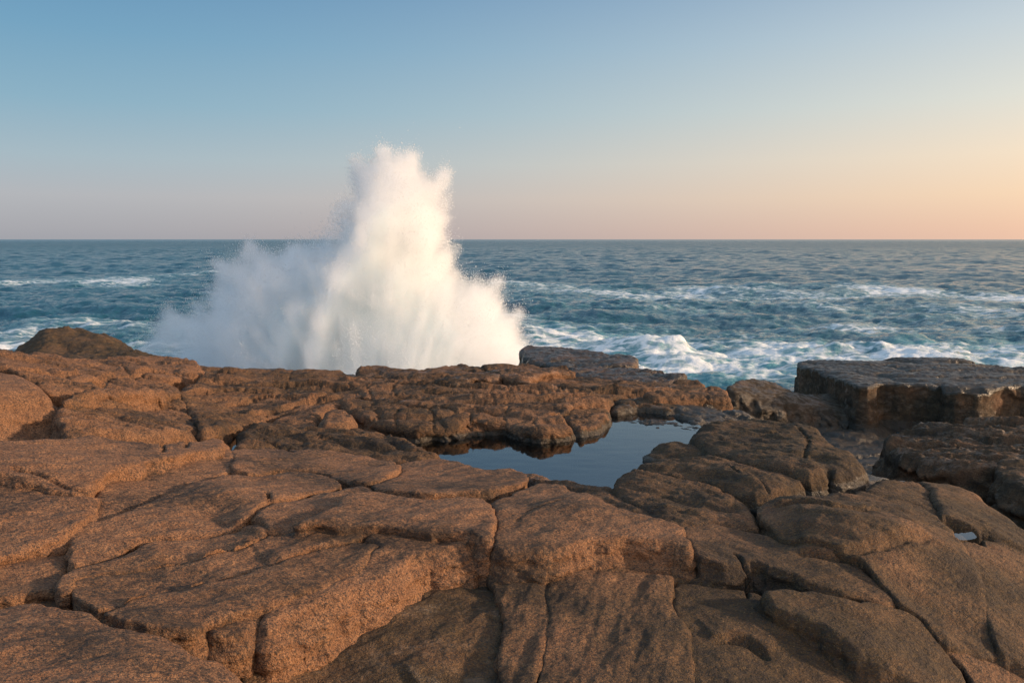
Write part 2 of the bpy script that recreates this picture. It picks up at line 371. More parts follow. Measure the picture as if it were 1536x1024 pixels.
def sprymats():
    N = NT('mist'); pos = N.n('NewGeometry').outputs['Position']
    v = N.n('VolumePrincipled', {'Color': (.990, .994, .998, 1), 'Density': 1.05, 'Anisotropy': .0, 'Density Attribute': 'density'})
    N.set(N.out.inputs['Volume'], v)
    N = NT('white_water'); N.set(N.out.inputs[0], N.n('MixShader', {0: .35, 1: N.n('BsdfDiffuse', {'Color': (.76, .94, .97, 1)}), 2: N.n('BsdfTranslucent', {'Color': (.82, .94, .96, 1)})}))
    N = NT('droplet'); b = N.n('BsdfPrincipled', {'Base Color': (.9, .92, .93, 1), 'Roughness': .5, 'Subsurface Weight': 0.})
    tl = N.n('BsdfTranslucent', {'Color': (.92, .93, .94, 1)}); N.set(N.out.inputs[0], N.n('MixShader', {0: .5, 1: b, 2: tl}))
sprymats()
# ------------------------------------------------------------------ cracks
crack([(14,714),(68,727),(112,741),(142,743)], .012, .05)
crack([(132,784),(159,776),(237,740),(288,723),(340,708)], .014, .045, -.035, .3)
crack([(101,850),(155,838),(193,820),(215,805),(290,797),(340,789),(376,778)], .014, .05, -.05, .3)
crack([(230,842),(288,835),(315,822),(355,816),(404,798)], .012, .04, -.045, .28)
crack([(154,915),(190,899),(237,886),(288,877),(325,865),(372,854),(430,838)], .012, .05, -.05, .3)
crack([(406,797),(440,793),(474,777),(505,762),(530,744)], .011, .05, -.035, .2)
crack([(376,778),(404,756),(406,750),(396,742)], .010, .04)
crack([(276,681),(281,672),(282,660)], .010, .035)
crack([(243,689),(246,678),(240,664)], .010, .035)
crack([(382,710),(423,700),(480,703),(520,722)], .010, .03, -.03, .2)
crack([(1098,826),(1112,838),(1120,850),(1123,868)], .009, .05)
crack([(1100,745),(1060,742),(1020,735)], .010, .02, .02, .2)
crack([(1157,742),(1120,720),(1080,712)], .010, .02, .02, .2)
crack([(540,868),(600,860),(650,840)], .010, .01, .0, .2)
crack([(1010,765),(1060,760),(1110,768)], .02, .02)
crack([(1065,935),(1110,930),(1160,960)], .02, .018, .03, .2)
crack([(540,1040),(590,1015),(640,985)], .02, .015, -.05, .25)
crack([(855,762),(805,770),(770,790)], .01, .012)
crack([(1150,770),(1200,768),(1260,782),(1330,778)], .02, .015, .03, .25)
crack([(1180,822),(1260,835),(1330,830),(1400,820)], .03, .02, .04, .3)
crack([(955,548),(900,552),(860,556)], .02, .04)
for c_ in ([(0,541),(60,545),(120,552),(245,549),(330,556),(400,562)], [(300,564),(380,576),(460,573),(540,581)], [(330,602),(400,593),(470,599),(520,592)], [(280,590),(350,586),(430,588)], [(620,584),(700,590),(800,591),(900,589)], [(560,572),(640,577),(740,584),(850,587)],
           [(690,601),(760,604),(850,599),(915,595)], [(880,580),(960,583),(1030,580)], [(370,622),(420,607),(500,592)], [(820,530),(900,534),(950,538)], [(830,556),(920,562),(1010,567)], [(100,600),(180,606),(260,600)], [(900,578),(1000,584),(1060,584)]):
    crack(c_, .016, .05, .05, .22, .12)
for c_ in ([(596,640),(592,622),(600,604)], [(648,642),(652,622),(641,606)], [(703,632),(707,612)], [(760,636),(757,616),(765,606)], [(806,642),(800,624)], [(176,530),(190,552),(230,572)], [(440,553),(425,575),(440,600)], [(600,600),(585,580),(610,567)], [(745,606),(730,590),(745,580)], [(560,597),(548,575)], [(385,650),(420,655),(440,668)], [(470,645),(520,655),(590,655)], [(640,668),(600,662),(560,652)], [(1090,640),(1130,650),(1200,652)], [(1040,690),(1090,700),(1110,716)], [(1190,640),(1215,660),(1205,690)]):
    crack(c_, .010, .035, 0, .2, .12)
G1 = 'pink granite slabs of the near shelf'; G2 = 'layered ledges between the near shelf and the surf'; G3 = 'lobes of dark rock beside the tide pool'; G4 = 'blocks of rock across the channel'
WZ = -.03                       # water level of the tide pool
POOL = [(600,662),(612,650),(690,645),(703,636),(747,644),(791,647),(825,648),(866,640),(896,637),(921,620),(944,612),(991,610),(1015,622),(1050,650),(1060,672),(1052,678),(1000,683),(968,692),(960,702),(930,722),(905,730),(872,724),(778,709),(710,703),(669,690),(635,678)]
PW = unproject(POOL, flat=WZ)
PUD1 = unproject([(1130,762),(1133,750),(1195,738),(1250,725),(1262,708),(1288,712),(1286,728),(1255,740),(1200,752),(1150,764)], flat=-.06)
Z2 = float(ground(*unproject([(1441,801)], .02)[0])) + .015; PUD2 = unproject([(1421,797),(1428,793),(1455,797),(1461,806),(1440,809)], flat=Z2)
PUD2G = PUD2.mean(0) + (PUD2 - PUD2.mean(0)) * 1.9
PUD3 = unproject([(325,672),(330,648),(362,640),(372,655),(352,672)], h=.0)
NR = dict(strike=40, rug=.010, und=.7, r=.011, r2=.06, k2=.004, drop=.35, cracks=1, tu=-.03, wob=1.3)      # near slabs
MR = dict(strike=12, r=.018, r2=.08, wob=1.4, k2=.012, drop=.3, blk=(2.6, .34, .018, .05), cracks=1, dark=.45, und=.75, rug=.024, ter=(.055, 2.4, .45, .12), terdip=.2)   # layered middle distance
LR = dict(strike=-25, rug=.026, r=.07, wob=1.3, drop=.35, dark=.75, cracks=1, und=1.15, water=WZ)     # dark lobes
# bedrock below everything
slab('bedrock', None, [(-400,527),(-60,527),(51,530),(115,541),(217,539),(298,545),(366,552),(437,554),(520,560),(600,566),(690,566),(760,560),(857,556),(900,556),(960,556),(1000,563),(1028,566),(1056,578),(1090,590),(1095,611),
  (1129,627),(1167,636),(1210,642),(1236,658),(1268,680),(1290,703),(1340,718),(1420,728),(1470,752),(1515,790),(1560,830),(1700,960),(1790,1130),(1790,1300),(-400,1300)],
  kind='structure', h=-.30, drop=3.0, out=1.1, r=.14, strike=20, dark=.6, wob=1.2, blk=(.7,.25,.03,.05), cracks=0, wn=.12, water=WZ, basin=[(PW, .12, .45)], wblk=(.8,.4,.12))
# --- left edge
slab('rock_block', 'massive pale orange block at the left edge, its rounded sunlit face turned to the right', [(-250,520),(-60,538),(0,551),(24,556),(50,563),(70,574),(78,588),(40,586),(-20,588),(-60,586),(-250,590)], group=G1, h=.20, drop=.75, out=.42, op=.75, r=.16, wn=.05, ws=2.4, dark=-.25, cracks=0, strike=60, asym=0)
slab('rock_slab', 'long smooth orange slab at left ending in a blunt cracked finger beside a dark puddle', [(-250,660),(-60,664),(27,658),(95,650),(145,648),(180,655),(237,662),(281,659),(325,653),(335,660),(331,671),(290,679),(244,688),(200,698),(160,712),(110,738),(68,727),(14,714),(-60,700),(-250,700)], group=G1, **{**NR, 'h': .13, 'dark': -.15, 'out': .05})
slab('rock_slab', 'broad smooth orange slab at the left edge, under the long slab with the blunt finger', [(-250,700),(-60,702),(14,715),(68,728),(112,742),(142,745),(136,752),(132,784),(110,799),(60,815),(0,838),(-60,855),(-250,880)], group=G1, **{**NR, 'h': .09, 'dark': -.1, 'und': .8})
slab('rock_slab', 'sunken grey-brown triangular slab at the left edge above the bottom-left slab', [(105,803),(98,850),(86,870),(82,889),(50,888),(0,897),(-60,905),(-250,930),(-250,885),(-60,858),(0,841),(55,822)], group=G1, **{**NR, 'h': .02, 'dark': .35})
slab('rock_slab', 'wide speckled slab filling the bottom-left corner, a dark cleft along its upper edge', [(-250,960),(-60,918),(0,909),(47,903),(81,913),(135,920),(149,931),(190,944),(257,961),(281,972),(305,990),(338,992),(366,1015),(410,1060),(450,1150),(-250,1150)], group=G1, **{**NR, 'h': .10, 'dark': .15, 'r': .05, 'strike': 35, 'out': .1})
slab('rock_slab', 'small flat grey shelf in the cleft above the bottom-left slab', [(52,894),(80,888),(100,890),(122,903),(150,918),(140,928),(85,912),(55,904)], group=G1, **{**NR, 'h': -.02, 'dark': .5, 'r': .03, 'drop': .15})
# --- diagonal slabs
slab('rock_slab', 'narrow orange slab wedged between the smooth left slab and the diagonal strips', [(135,751),(146,742),(168,716),(205,700),(244,690),(300,681),(345,670),(352,690),(342,707),(310,717),(288,723),(237,741),(159,777),(132,784)], group=G1, **{**NR, 'h': .05, 'dark': .05})
slab('rock_slab', 'uppermost of the long diagonal strips of pink granite, with a dark hollow in its middle', [(108,801),(132,786),(159,779),(237,743),(290,724),(342,710),(382,712),(423,700),(480,704),(513,718),(500,733),(440,745),(406,753),(385,770),(372,778),(340,789),(215,805),(193,819),(155,838),(101,850)], group=G1, bumps=(((330,770),.12,-.05),((340,740),.2,.04)), **{**NR, 'tu': -.065, 'h': .07, 'dark': .12})
slab('rock_slab', 'short humped pink strip lying just left of the flat-topped slab with the straight front crack', [(376,778),(388,770),(408,754),(440,746),(500,734),(530,722),(562,733),(530,741),(505,762),(474,776),(440,792),(406,797),(396,786)], group=G1, **{**NR, 'h': .08, 'dark': .1, 'r': .03})
slab('rock_slab', 'diagonal strip with a stepped lower edge, second of the strips from the cleft up', [(101,850),(155,838),(193,820),(215,806),(340,790),(376,779),(396,787),(404,797),(355,816),(315,822),(288,835),(230,850),(150,861),(118,864),(103,888),(84,887),(88,868)], group=G1, **{**NR, 'tu': -.065, 'h': .075, 'dark': .2})
slab('rock_slab', 'tapering diagonal strip whose rounded nose hangs over the black cleft, next above the lowest strip', [(103,888),(118,864),(150,861),(230,850),(288,836),(315,823),(355,817),(404,798),(440,794),(500,789),(552,791),(530,806),(480,818),(430,836),(372,853),(325,865),(288,877),(237,886),(190,899),(154,915),(128,906)], group=G1, **{**NR, 'tu': -.065, 'h': .07, 'dark': .22, 'out': .03})
slab('rock_slab', 'lowest diagonal strip of pink granite, a small wedge stone at its tip', [(154,916),(190,900),(237,887),(288,878),(325,866),(372,854),(430,837),(480,820),(530,808),(560,812),(545,848),(525,866),(480,884),(430,908),(396,914),(376,924),(340,932),(308,938),(285,949),(230,944),(180,930)], group=G1, **{**NR, 'tu': -.065, 'h': .07, 'dark': .28, 'out': .03})
slab('wedge_stone', 'small wedge-shaped stone at the lower tip of the diagonal strips', [(308,938),(340,928),(369,916),(395,916),(388,940),(362,955),(322,952),(304,945)], cat='stone', group=G1, **{**NR, 'h': .05, 'dark': .3, 'r': .03, 'drop': .2})
slab('rock_slab', 'overhanging slab with a broad golden sunlit front face above the shaded lower rock', [(552,791),(602,791),(669,798),(712,804),(716,812),(690,820),(640,826),(616,837),(595,856),(560,874),(510,897),(455,920),(410,944),(396,946),(386,930),(400,908),(426,899),(474,875),(520,858),(541,841),(561,813),(540,800)], group=G1, **{**NR, 'h': .075, 'dark': .1, 'drop': .42, 'out': .13, 'op': .6, 'under': .08, 'r': .05, 'wn': .04})
slab('rock_slab', 'flat-topped pink slab left of the central upright crack, behind the overhanging golden slab', [(501,764),(520,744),(560,735),(600,742),(640,748),(705,742),(728,747),(738,763),(740,796),(735,812),(726,815),(714,803),(669,797),(602,790),(500,787),(442,792),(474,777)], group=G1, **{**NR, 'h': .125, 'dark': .12, 'out': .03})
slab('rock_slab', 'low rounded slab south of the tide pool, left of the central upright crack', [(597,688),(635,683),(669,684),(710,698),(778,704),(792,712),(785,723),(738,740),(705,741),(640,746),(570,737),(557,729),(590,712),(606,700)], group=G1, **{**NR, 'h': .07, 'dark': .15})
slab('rock_slab', 'wide flat pink slab right of the small dark puddle, above the diagonal strips', [(352,668),(420,669),(500,673),(590,688),(604,699),(588,712),(556,729),(515,716),(480,702),(423,698),(382,709),(345,706),(352,690),(346,676)], group=G1, **{**NR, 'h': .06, 'dark': .12})
slab('rock_slab', 'big domed slab right of the central upright crack with a shadowed front edge', [(741,746),(762,738),(787,727),(806,718),(840,722),(868,737),(894,756),(950,774),(1018,793),(1034,812),(1044,832),(1000,822),(930,812),(880,812),(850,824),(800,829),(744,827),(744,800),(746,770)], group=G1, bumps=(((880,765),.28,.05),), **{**NR, 'h': .10, 'dark': .35, 'out': .08, 'drop': .3})
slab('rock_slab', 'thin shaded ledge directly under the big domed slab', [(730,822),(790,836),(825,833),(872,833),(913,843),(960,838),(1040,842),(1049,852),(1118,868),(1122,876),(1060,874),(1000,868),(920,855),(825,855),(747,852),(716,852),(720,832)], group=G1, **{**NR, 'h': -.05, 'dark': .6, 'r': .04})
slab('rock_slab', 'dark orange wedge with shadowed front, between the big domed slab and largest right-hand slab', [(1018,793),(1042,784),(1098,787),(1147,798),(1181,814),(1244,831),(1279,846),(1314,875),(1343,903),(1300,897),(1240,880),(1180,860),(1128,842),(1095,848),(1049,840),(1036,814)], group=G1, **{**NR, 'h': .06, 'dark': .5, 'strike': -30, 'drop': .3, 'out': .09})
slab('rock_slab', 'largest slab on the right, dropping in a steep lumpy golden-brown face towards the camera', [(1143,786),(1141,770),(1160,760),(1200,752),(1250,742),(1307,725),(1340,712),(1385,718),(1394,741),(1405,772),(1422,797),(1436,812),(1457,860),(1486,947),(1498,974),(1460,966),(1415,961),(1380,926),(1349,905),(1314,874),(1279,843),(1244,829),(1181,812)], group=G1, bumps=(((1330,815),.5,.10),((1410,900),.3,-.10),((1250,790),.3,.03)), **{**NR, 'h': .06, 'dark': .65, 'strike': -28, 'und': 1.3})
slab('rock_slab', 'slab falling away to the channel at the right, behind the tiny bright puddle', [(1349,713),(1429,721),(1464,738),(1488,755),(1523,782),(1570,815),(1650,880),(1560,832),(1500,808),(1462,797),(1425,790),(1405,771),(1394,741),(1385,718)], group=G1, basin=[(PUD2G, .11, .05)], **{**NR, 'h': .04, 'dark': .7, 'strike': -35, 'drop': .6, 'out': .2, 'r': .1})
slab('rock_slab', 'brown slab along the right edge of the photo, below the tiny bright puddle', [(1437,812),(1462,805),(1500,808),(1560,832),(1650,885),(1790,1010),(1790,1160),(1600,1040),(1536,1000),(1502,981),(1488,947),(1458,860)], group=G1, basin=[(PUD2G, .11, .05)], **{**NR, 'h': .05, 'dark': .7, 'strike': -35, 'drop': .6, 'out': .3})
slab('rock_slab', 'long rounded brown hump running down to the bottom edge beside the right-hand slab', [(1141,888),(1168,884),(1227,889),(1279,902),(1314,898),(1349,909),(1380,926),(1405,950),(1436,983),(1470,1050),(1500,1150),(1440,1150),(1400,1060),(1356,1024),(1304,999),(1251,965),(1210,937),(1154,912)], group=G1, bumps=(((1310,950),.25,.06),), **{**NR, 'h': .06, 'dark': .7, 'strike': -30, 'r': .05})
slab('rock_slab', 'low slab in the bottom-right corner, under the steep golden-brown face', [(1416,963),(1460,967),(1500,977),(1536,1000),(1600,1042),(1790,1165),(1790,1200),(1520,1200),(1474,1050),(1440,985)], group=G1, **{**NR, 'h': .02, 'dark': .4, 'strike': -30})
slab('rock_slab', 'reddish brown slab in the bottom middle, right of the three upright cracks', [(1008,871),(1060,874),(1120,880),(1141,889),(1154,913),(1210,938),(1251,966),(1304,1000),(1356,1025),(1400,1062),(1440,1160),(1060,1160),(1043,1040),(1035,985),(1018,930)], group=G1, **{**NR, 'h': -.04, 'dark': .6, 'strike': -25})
slab('rock_slab', 'broad reddish slab in the bottom middle, bounded by upright cracks on both sides', [(824,863),(836,855),(884,856),(934,859),(1000,869),(1007,874),(1016,930),(1028,950),(1036,985),(1042,1040),(1058,1160),(780,1160),(803,1060),(808,1010),(820,965),(826,920),(819,888)], group=G1, **{**NR, 'h': -.045, 'dark': .5, 'r': .014, 'strike': 70, 'und': .8})
slab('rock_slab', 'narrow upright strip of rock between the two left-hand cracks in the bottom middle', [(724,855),(740,853),(818,859),(820,864),(816,888),(822,925),(816,965),(802,1020),(797,1060),(770,1160),(735,1160),(748,1060),(752,990),(754,930),(746,890),(732,870)], group=G1, **{**NR, 'h': -.08, 'dark': .5, 'r': .014, 'strike': 70, 'und': .8})
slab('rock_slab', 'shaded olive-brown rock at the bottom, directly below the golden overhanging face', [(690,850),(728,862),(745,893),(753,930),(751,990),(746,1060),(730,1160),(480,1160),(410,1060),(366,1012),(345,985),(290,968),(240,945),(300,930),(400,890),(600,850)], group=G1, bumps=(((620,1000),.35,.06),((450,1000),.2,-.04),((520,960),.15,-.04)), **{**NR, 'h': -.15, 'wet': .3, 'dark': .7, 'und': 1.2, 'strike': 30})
# --- right of the pool
slab('rock_slab', 'rough brown apron of rock along the south shore of the tide pool', [(778,703),(830,709),(872,716),(916,724),(940,743),(985,767),(1022,780),(1018,791),(980,787),(950,775),(910,761),(892,755),(868,736),(840,721),(808,717),(792,711)], group=G3, **{**LR, 'h': .035, 'dark': .5, 'r': .07})
slab('rock_lobe', 'dark brown lobe with a blunt nose, lowest on the right shore of the pool', [(923,712),(954,701),(1010,714),(1060,720),(1110,738),(1130,754),(1142,772),(1138,781),(1118,783),(1087,778),(1050,781),(1018,789),(985,767),(942,743),(921,727)], group=G3, **{**LR, 'h': .11, 'r': .09, 'out': .05, 'dark': .6})
slab('rock_lobe', 'middle dark brown lobe on the right shore of the pool, ending at the shadowed puddle', [(956,698),(984,688),(1000,684),(1063,675),(1090,684),(1140,696),(1190,707),(1203,718),(1196,729),(1140,740),(1112,737),(1060,719),(1010,713),(962,704)], group=G3, **{**LR, 'h': .11, 'r': .09, 'out': .05})
slab('rock_lobe', 'largest dark lobe right of the pool, its rounded end facing the channel', [(1035,648),(1050,634),(1085,627),(1129,622),(1167,631),(1216,637),(1241,654),(1276,676),(1297,698),(1290,704),(1255,706),(1245,700),(1230,712),(1207,712),(1150,697),(1100,684),(1064,672),(1050,660)], group=G3, bumps=(((1235,690),.1,-.07),), **{**LR, 'h': .13, 'r': .10, 'out': .06})
slab('rock_lobe', 'small pointed dark stone at the right shore of the tide pool', [(969,679),(984,665),(1020,662),(1063,673),(1052,681),(1000,683),(984,685)], cat='stone', group=G3, **{**LR, 'h': .045, 'r': .05})
slab('rock_lobe', 'thin dark tongue of rock reaching into the upper right of the tide pool', [(943,629),(955,624),(985,622),(1010,626),(1060,636),(1060,655),(1037,652),(1015,643),(990,644),(962,636)], group=G3, **{**LR, 'h': -.035, 'r': .02, 'wob': 3.5, 'rug': .04, 'und': .7})
slab('rock_slab', 'wet dark apron at the head of the pool, below the cube-ended ledge', [(916,602),(975,595),(1052,601),(1075,610),(1124,617),(1130,623),(1085,628),(1045,636),(1030,627),(1000,616),(960,609),(921,617)], group=G3, **{**LR, 'h': .02, 'wet': .4, 'blk': (.5, .2, .03, .05)})
# --- ledges
slab('rock_ledge', 'far orange-brown shelf along the left skyline, in front of the big domed boulder', [(-250,500),(-60,522),(0,527),(51,528),(85,533),(115,540),(170,536),(217,537),(298,543),(300,560),(252,572),(140,568),(64,570),(40,560),(0,550),(-60,538),(-250,524)], group=G2, **{**MR, 'dark': .12, 'h': .03, 'blk': (1.6,.35,.03,.06), 'strike': 5})
slab('rock_ledge', 'dark-fronted overhanging shelf lying right of the massive orange block', [(90,596),(125,590),(140,581),(200,577),(250,576),(267,582),(266,589),(252,593),(170,594),(150,591),(120,597)], group=G2, **{**MR, 'dark': .25, 'h': .17, 'drop': .2, 'r': .035, 'out': -.03, 'blk': None})
slab('rock_ledge', 'thin dark-fronted shelf touching the right shoulder of the massive orange block', [(52,572),(100,571),(140,573),(150,577),(135,583),(80,583),(62,580)], group=G2, **{**MR, 'dark': .2, 'h': .12, 'drop': .2, 'r': .03, 'out': -.02, 'blk': None})
slab('rock_ledge', 'brown shelf sloping down to the dark fissure, right of the massive orange block', [(78,605),(150,602),(254,605),(275,600),(285,625),(300,640),(237,646),(180,644),(146,640),(112,648),(96,645)], group=G2, **{**MR, 'h': .08, 'dark': .3, 'r': .05, 'out': .05, 'blk': (2.,.4,.02,.04)})
slab('rock_ledge', 'broad rough mass of brown rock between the left skyline and the dark fissure', [(268,588),(300,562),(366,551),(437,553),(520,560),(534,563),(552,590),(500,606),(440,610),(406,618),(359,634),(335,641),(302,640),(286,624),(276,600)], group=G2, **{**MR, 'h': .10, 'dark': .45, 'r': .03, 'out': .06, 'strike': 16, 'blk': (1.8,.35,.02,.05)})
slab('rock_lobe', 'long bumpy dark ridge just right of the small dark puddle', [(346,655),(366,641),(400,629),(430,632),(460,643),(500,640),(545,640),(585,648),(618,660),(635,672),(666,677),(640,682),(596,684),(500,669),(420,665),(356,663)], group=G2, **{**MR, 'h': .07, 'dark': .55, 'r': .11, 'blk': (1.3,.25,.02,.05), 'strike': -10})
slab('rounded_stone', 'rounded knob of brown stone at the left end of the cobbly wall above the pool', [(478,625),(490,613),(510,611),(526,615),(532,626),(518,632),(484,634)], cat='stone', group=G2, **{**MR, 'h': .16, 'dark': .3, 'r': .13, 'blk': None, 'drop': .3})
slab('rock_ledge', 'narrow brown rib between the rounded knob and the broad rough mass', [(400,628),(445,612),(500,604),(510,609),(488,613),(474,626),(476,636),(455,640),(430,630)], group=G2, **{**MR, 'h': .09, 'dark': .4, 'r': .1, 'blk': None})
slab('rock_ledge', 'cobbly dark wall of rock overhanging the left arm of the tide pool', [(500,597),(551,596),(618,603),(690,609),(744,613),(778,618),(840,622),(856,634),(862,640),(832,643),(791,642),(756,629),(706,626),(690,634),(640,638),(600,636),(560,630),(532,617),(515,606)], group=G2, **{**MR, 'h': .095, 'dark': .4, 'r': .07, 'drop': .4, 'out': .07, 'water': WZ, 'blk': (.8,.3,.03,.05), 'strike': 0, 'wblk': (.35,.25,.08)})
slab('rock_ledge', 'shelf with a low rounded edge on the north shore of the tide pool', [(850,613),(916,602),(918,617),(897,637),(870,641),(858,634),(842,622)], group=G2, **{**MR, 'h': .055, 'dark': .45, 'r': .08, 'water': WZ, 'blk': (1.2,.25,.02,.04)})
slab('rock_ledge', 'wide layered terrace stained pale in one spot, behind the cobbly wall', [(500,560),(560,564),(618,569),(686,578),(805,581),(916,592),(916,600),(855,603),(850,612),(818,617),(778,616),(700,608),(618,602),(552,595),(530,575)], group=G2, **{**MR, 'h': .13, 'wet': .25, 'dark': .35, 'ter': (.05,2.6,.4,.12), 'blk': (2.4,.22,.02,.05), 'r': .03, 'strike': 3})
slab('rock_ledge', 'long low raised ledge against the foot of the white spray, left of the blocky one', [(536,555),(545,550),(561,549),(600,551),(642,552),(669,546),(690,543),(717,547),(735,556),(757,564),(690,566),(640,562),(578,561),(536,558)], group=G2, **{**MR, 'wet': .4, 'h': .16, 'dark': .35, 'drop': .35, 'out': .0, 'r': .04, 'blk': (1.3,.3,.03,.03), 'wblk': (.7,.3,.06), 'strike': 0})
slab('rock_ledge', 'blocky raised ledge with a sunlit square right end against the foot of the white spray', [(717,546),(731,541),(760,540),(791,543),(825,547),(855,550),(857,556),(820,559),(795,566),(776,565),(757,561),(738,555)], group=G2, **{**MR, 'wet': .3, 'h': .19, 'dark': .3, 'drop': .38, 'out': .0, 'r': .04, 'blk': (1.0,.3,.03,.03), 'wblk': (.5,.3,.06), 'strike': 0})
slab('rock_ledge', 'farthest wet ledge right of the spray, its top shining with pale sky light', [(780,519),(820,519),(859,521),(890,526),(923,530),(954,535),(955,541),(947,546),(900,545),(860,540),(790,540)], group=G2, flat=-.42, **{**MR, 'h': .06, 'dark': .5, 'wet': .6, 'wettop': .95, 'drop': 1.2, 'r': .04, 'blk': (1.6,.5,.03,.05), 'ter': (.05,3.,.9,.2), 'strike': 0})
slab('rock_ledge', 'wet terrace just in front of the farthest shining ledge', [(786,539),(860,541),(900,546),(950,551),(981,553),(1020,558),(1030,564),(1000,573),(930,570),(860,561),(857,551),(825,548)], group=G2, flat=-.12, **{**MR, 'h': .1, 'dark': .5, 'wet': .5, 'wettop': .85, 'drop': 1.0, 'r': .04, 'blk': (1.4,.4,.04,.05), 'ter': (.05,2.,.6,.2), 'strike': 0})
slab('rock_ledge', 'long straight shelf with an undercut edge below the wet terraces', [(860,563),(930,570),(1000,573),(1031,568),(1056,575),(1062,582),(1000,586),(960,588),(900,590),(850,580),(795,576),(800,568)], group=G2, **{**MR, 'h': .07, 'dark': .45, 'r': .04, 'out': -.03, 'wet': .3, 'blk': (1.3,.3,.03,.04), 'strike': -3})
slab('rock_ledge', 'ledge whose right end breaks off in an upright squared block beside the channel', [(964,587),(1000,584),(1061,580),(1075,578),(1091,584),(1096,592),(1080,593),(1058,592),(1000,593),(975,592)], group=G2, **{**MR, 'h': .16, 'dark': .4, 'r': .05, 'out': .02, 'drop': .5, 'blk': (.7,.3,.04,.02), 'strike': -3})
# --- out in the water
slab('boulder', 'big domed boulder on the left skyline, its right facet lit golden, standing in the foam', [(23,520),(40,505),(73,497),(104,494),(130,499),(160,512),(205,520),(262,531),(258,545),(180,560),(100,565),(40,552),(20,535)], cat='boulder', flat=-1.62, h=.0, drop=1.8, out=.6, r=.25, rk=1., r2=1.2, k2=.35, und=3.0, asym=0, rug=.05, dark=.8, cracks=0, water=-2.7, wn=.25, ws=4, bumps=(((105,518),1.0,.50),((60,525),.9,.30),((235,535),1.2,.12),((175,518),.9,.28)), strike=10, q=1)
slab('boulder', 'low dark hump of rock at the left edge, beside the big domed boulder', [(-160,510),(-40,505),(0,512),(20,522),(26,535),(0,548),(-160,560)], cat='boulder', flat=-1.8, asym=0, h=.0, drop=1.6, out=.5, r=.3, rk=1., r2=1.2, k2=.3, und=3., dark=.45, cracks=0, water=-2.7, wn=.25, ws=4, strike=10, q=1)
BR = dict(strike=-6, r=.05, r2=.3, k2=.02, cracks=0, dark=.75, und=1.2, h=.0, level=1, water=-2.6, rug=.03, asym=0)
slab('rock_block', 'great flat-topped block across the channel with a sheer dark front and a paler left end', [(1199,541),(1209,537),(1260,538),(1304,539),(1349,534),(1384,533),(1440,538),(1471,543),(1536,549),(1700,560),(1900,570),(1900,592),(1700,585),(1536,580),(1509,581),(1478,585),(1426,583),(1405,576),(1340,574),(1314,573),(1307,579),(1286,578),(1258,564),(1227,553),(1201,546)], group=G4, flat=-1.55, **{**BR, 'drop': 1.9, 'out': .10, 'wet': .35, 'wettop': .95, 'und': .6, 'rug': .016, 'dark': .7, 'r': .03, 'blk': (3.,.8,.05,.12), 'ter': (.07,5.,1.6,.25), 'wblk': (1.4,.7,.10), 'wn': .03, 'ws': 1.2})
slab('rock_block', 'low fluted dark rock between the great block and the near lobes', [(1088,583,-1.7),(1115,575,-1.7),(1153,574,-1.75),(1199,582,-1.8),(1260,590,-2.1),(1330,620,-2.5),(1330,665,-2.9),(1307,660,-2.85),(1276,623,-2.45),(1203,597,-1.95),(1180,592,-1.85),(1110,588,-1.75)], group=G4, **{**BR, 'drop': 1.4, 'out': .9, 'und': .7, 'wet': .5, 'wn': .10, 'ws': 1.5, 'wblk': (.4,1.6,.16)})
slab('rock_block', 'dark ribbed block at the right edge below the great block, its top sloping left', [(1331,641),(1342,637),(1394,633),(1447,635),(1450,630),(1488,628),(1536,631),(1640,636),(1850,650),(1850,720),(1640,700),(1536,688),(1516,687),(1499,692),(1453,689),(1384,675),(1349,665),(1330,651)], group=G4, flat=-1.35, **{**BR, 'drop': 1.9, 'out': .5, 'wet': .3, 'rug': .05, 'wettop': .4, 'dark': .6, 'tx': .06, 'und': .6, 'strike': -30, 'blk': (3.2,.40,.06,.14), 'ter': (.08,5.,.9,.2), 'wblk': (.8,.7,.2), 'wn': .07, 'ws': 1.5})
slab('rock_block', 'dark shadowed low block at the right edge, nearest of those across the channel', [(1494,694),(1510,686),(1560,690),(1850,720),(1850,800),(1600,745),(1530,722),(1500,708)], group=G4, flat=-1.4, **{**BR, 'drop': 1.9, 'out': .35, 'wet': .3, 'wblk': (.8,.7,.2), 'wn': .07, 'ws': 1.5})
slab('rock_block', 'long broken shelf of dark rock beyond the great block at the right, awash with foam', [(1384,536),(1420,533),(1470,536),(1540,540),(1700,550),(1700,562),(1536,552),(1460,546)], group=G4, flat=-1.5, **{**BR, 'drop': 1.8, 'out': .2, 'wet': .5}) if 0 else None

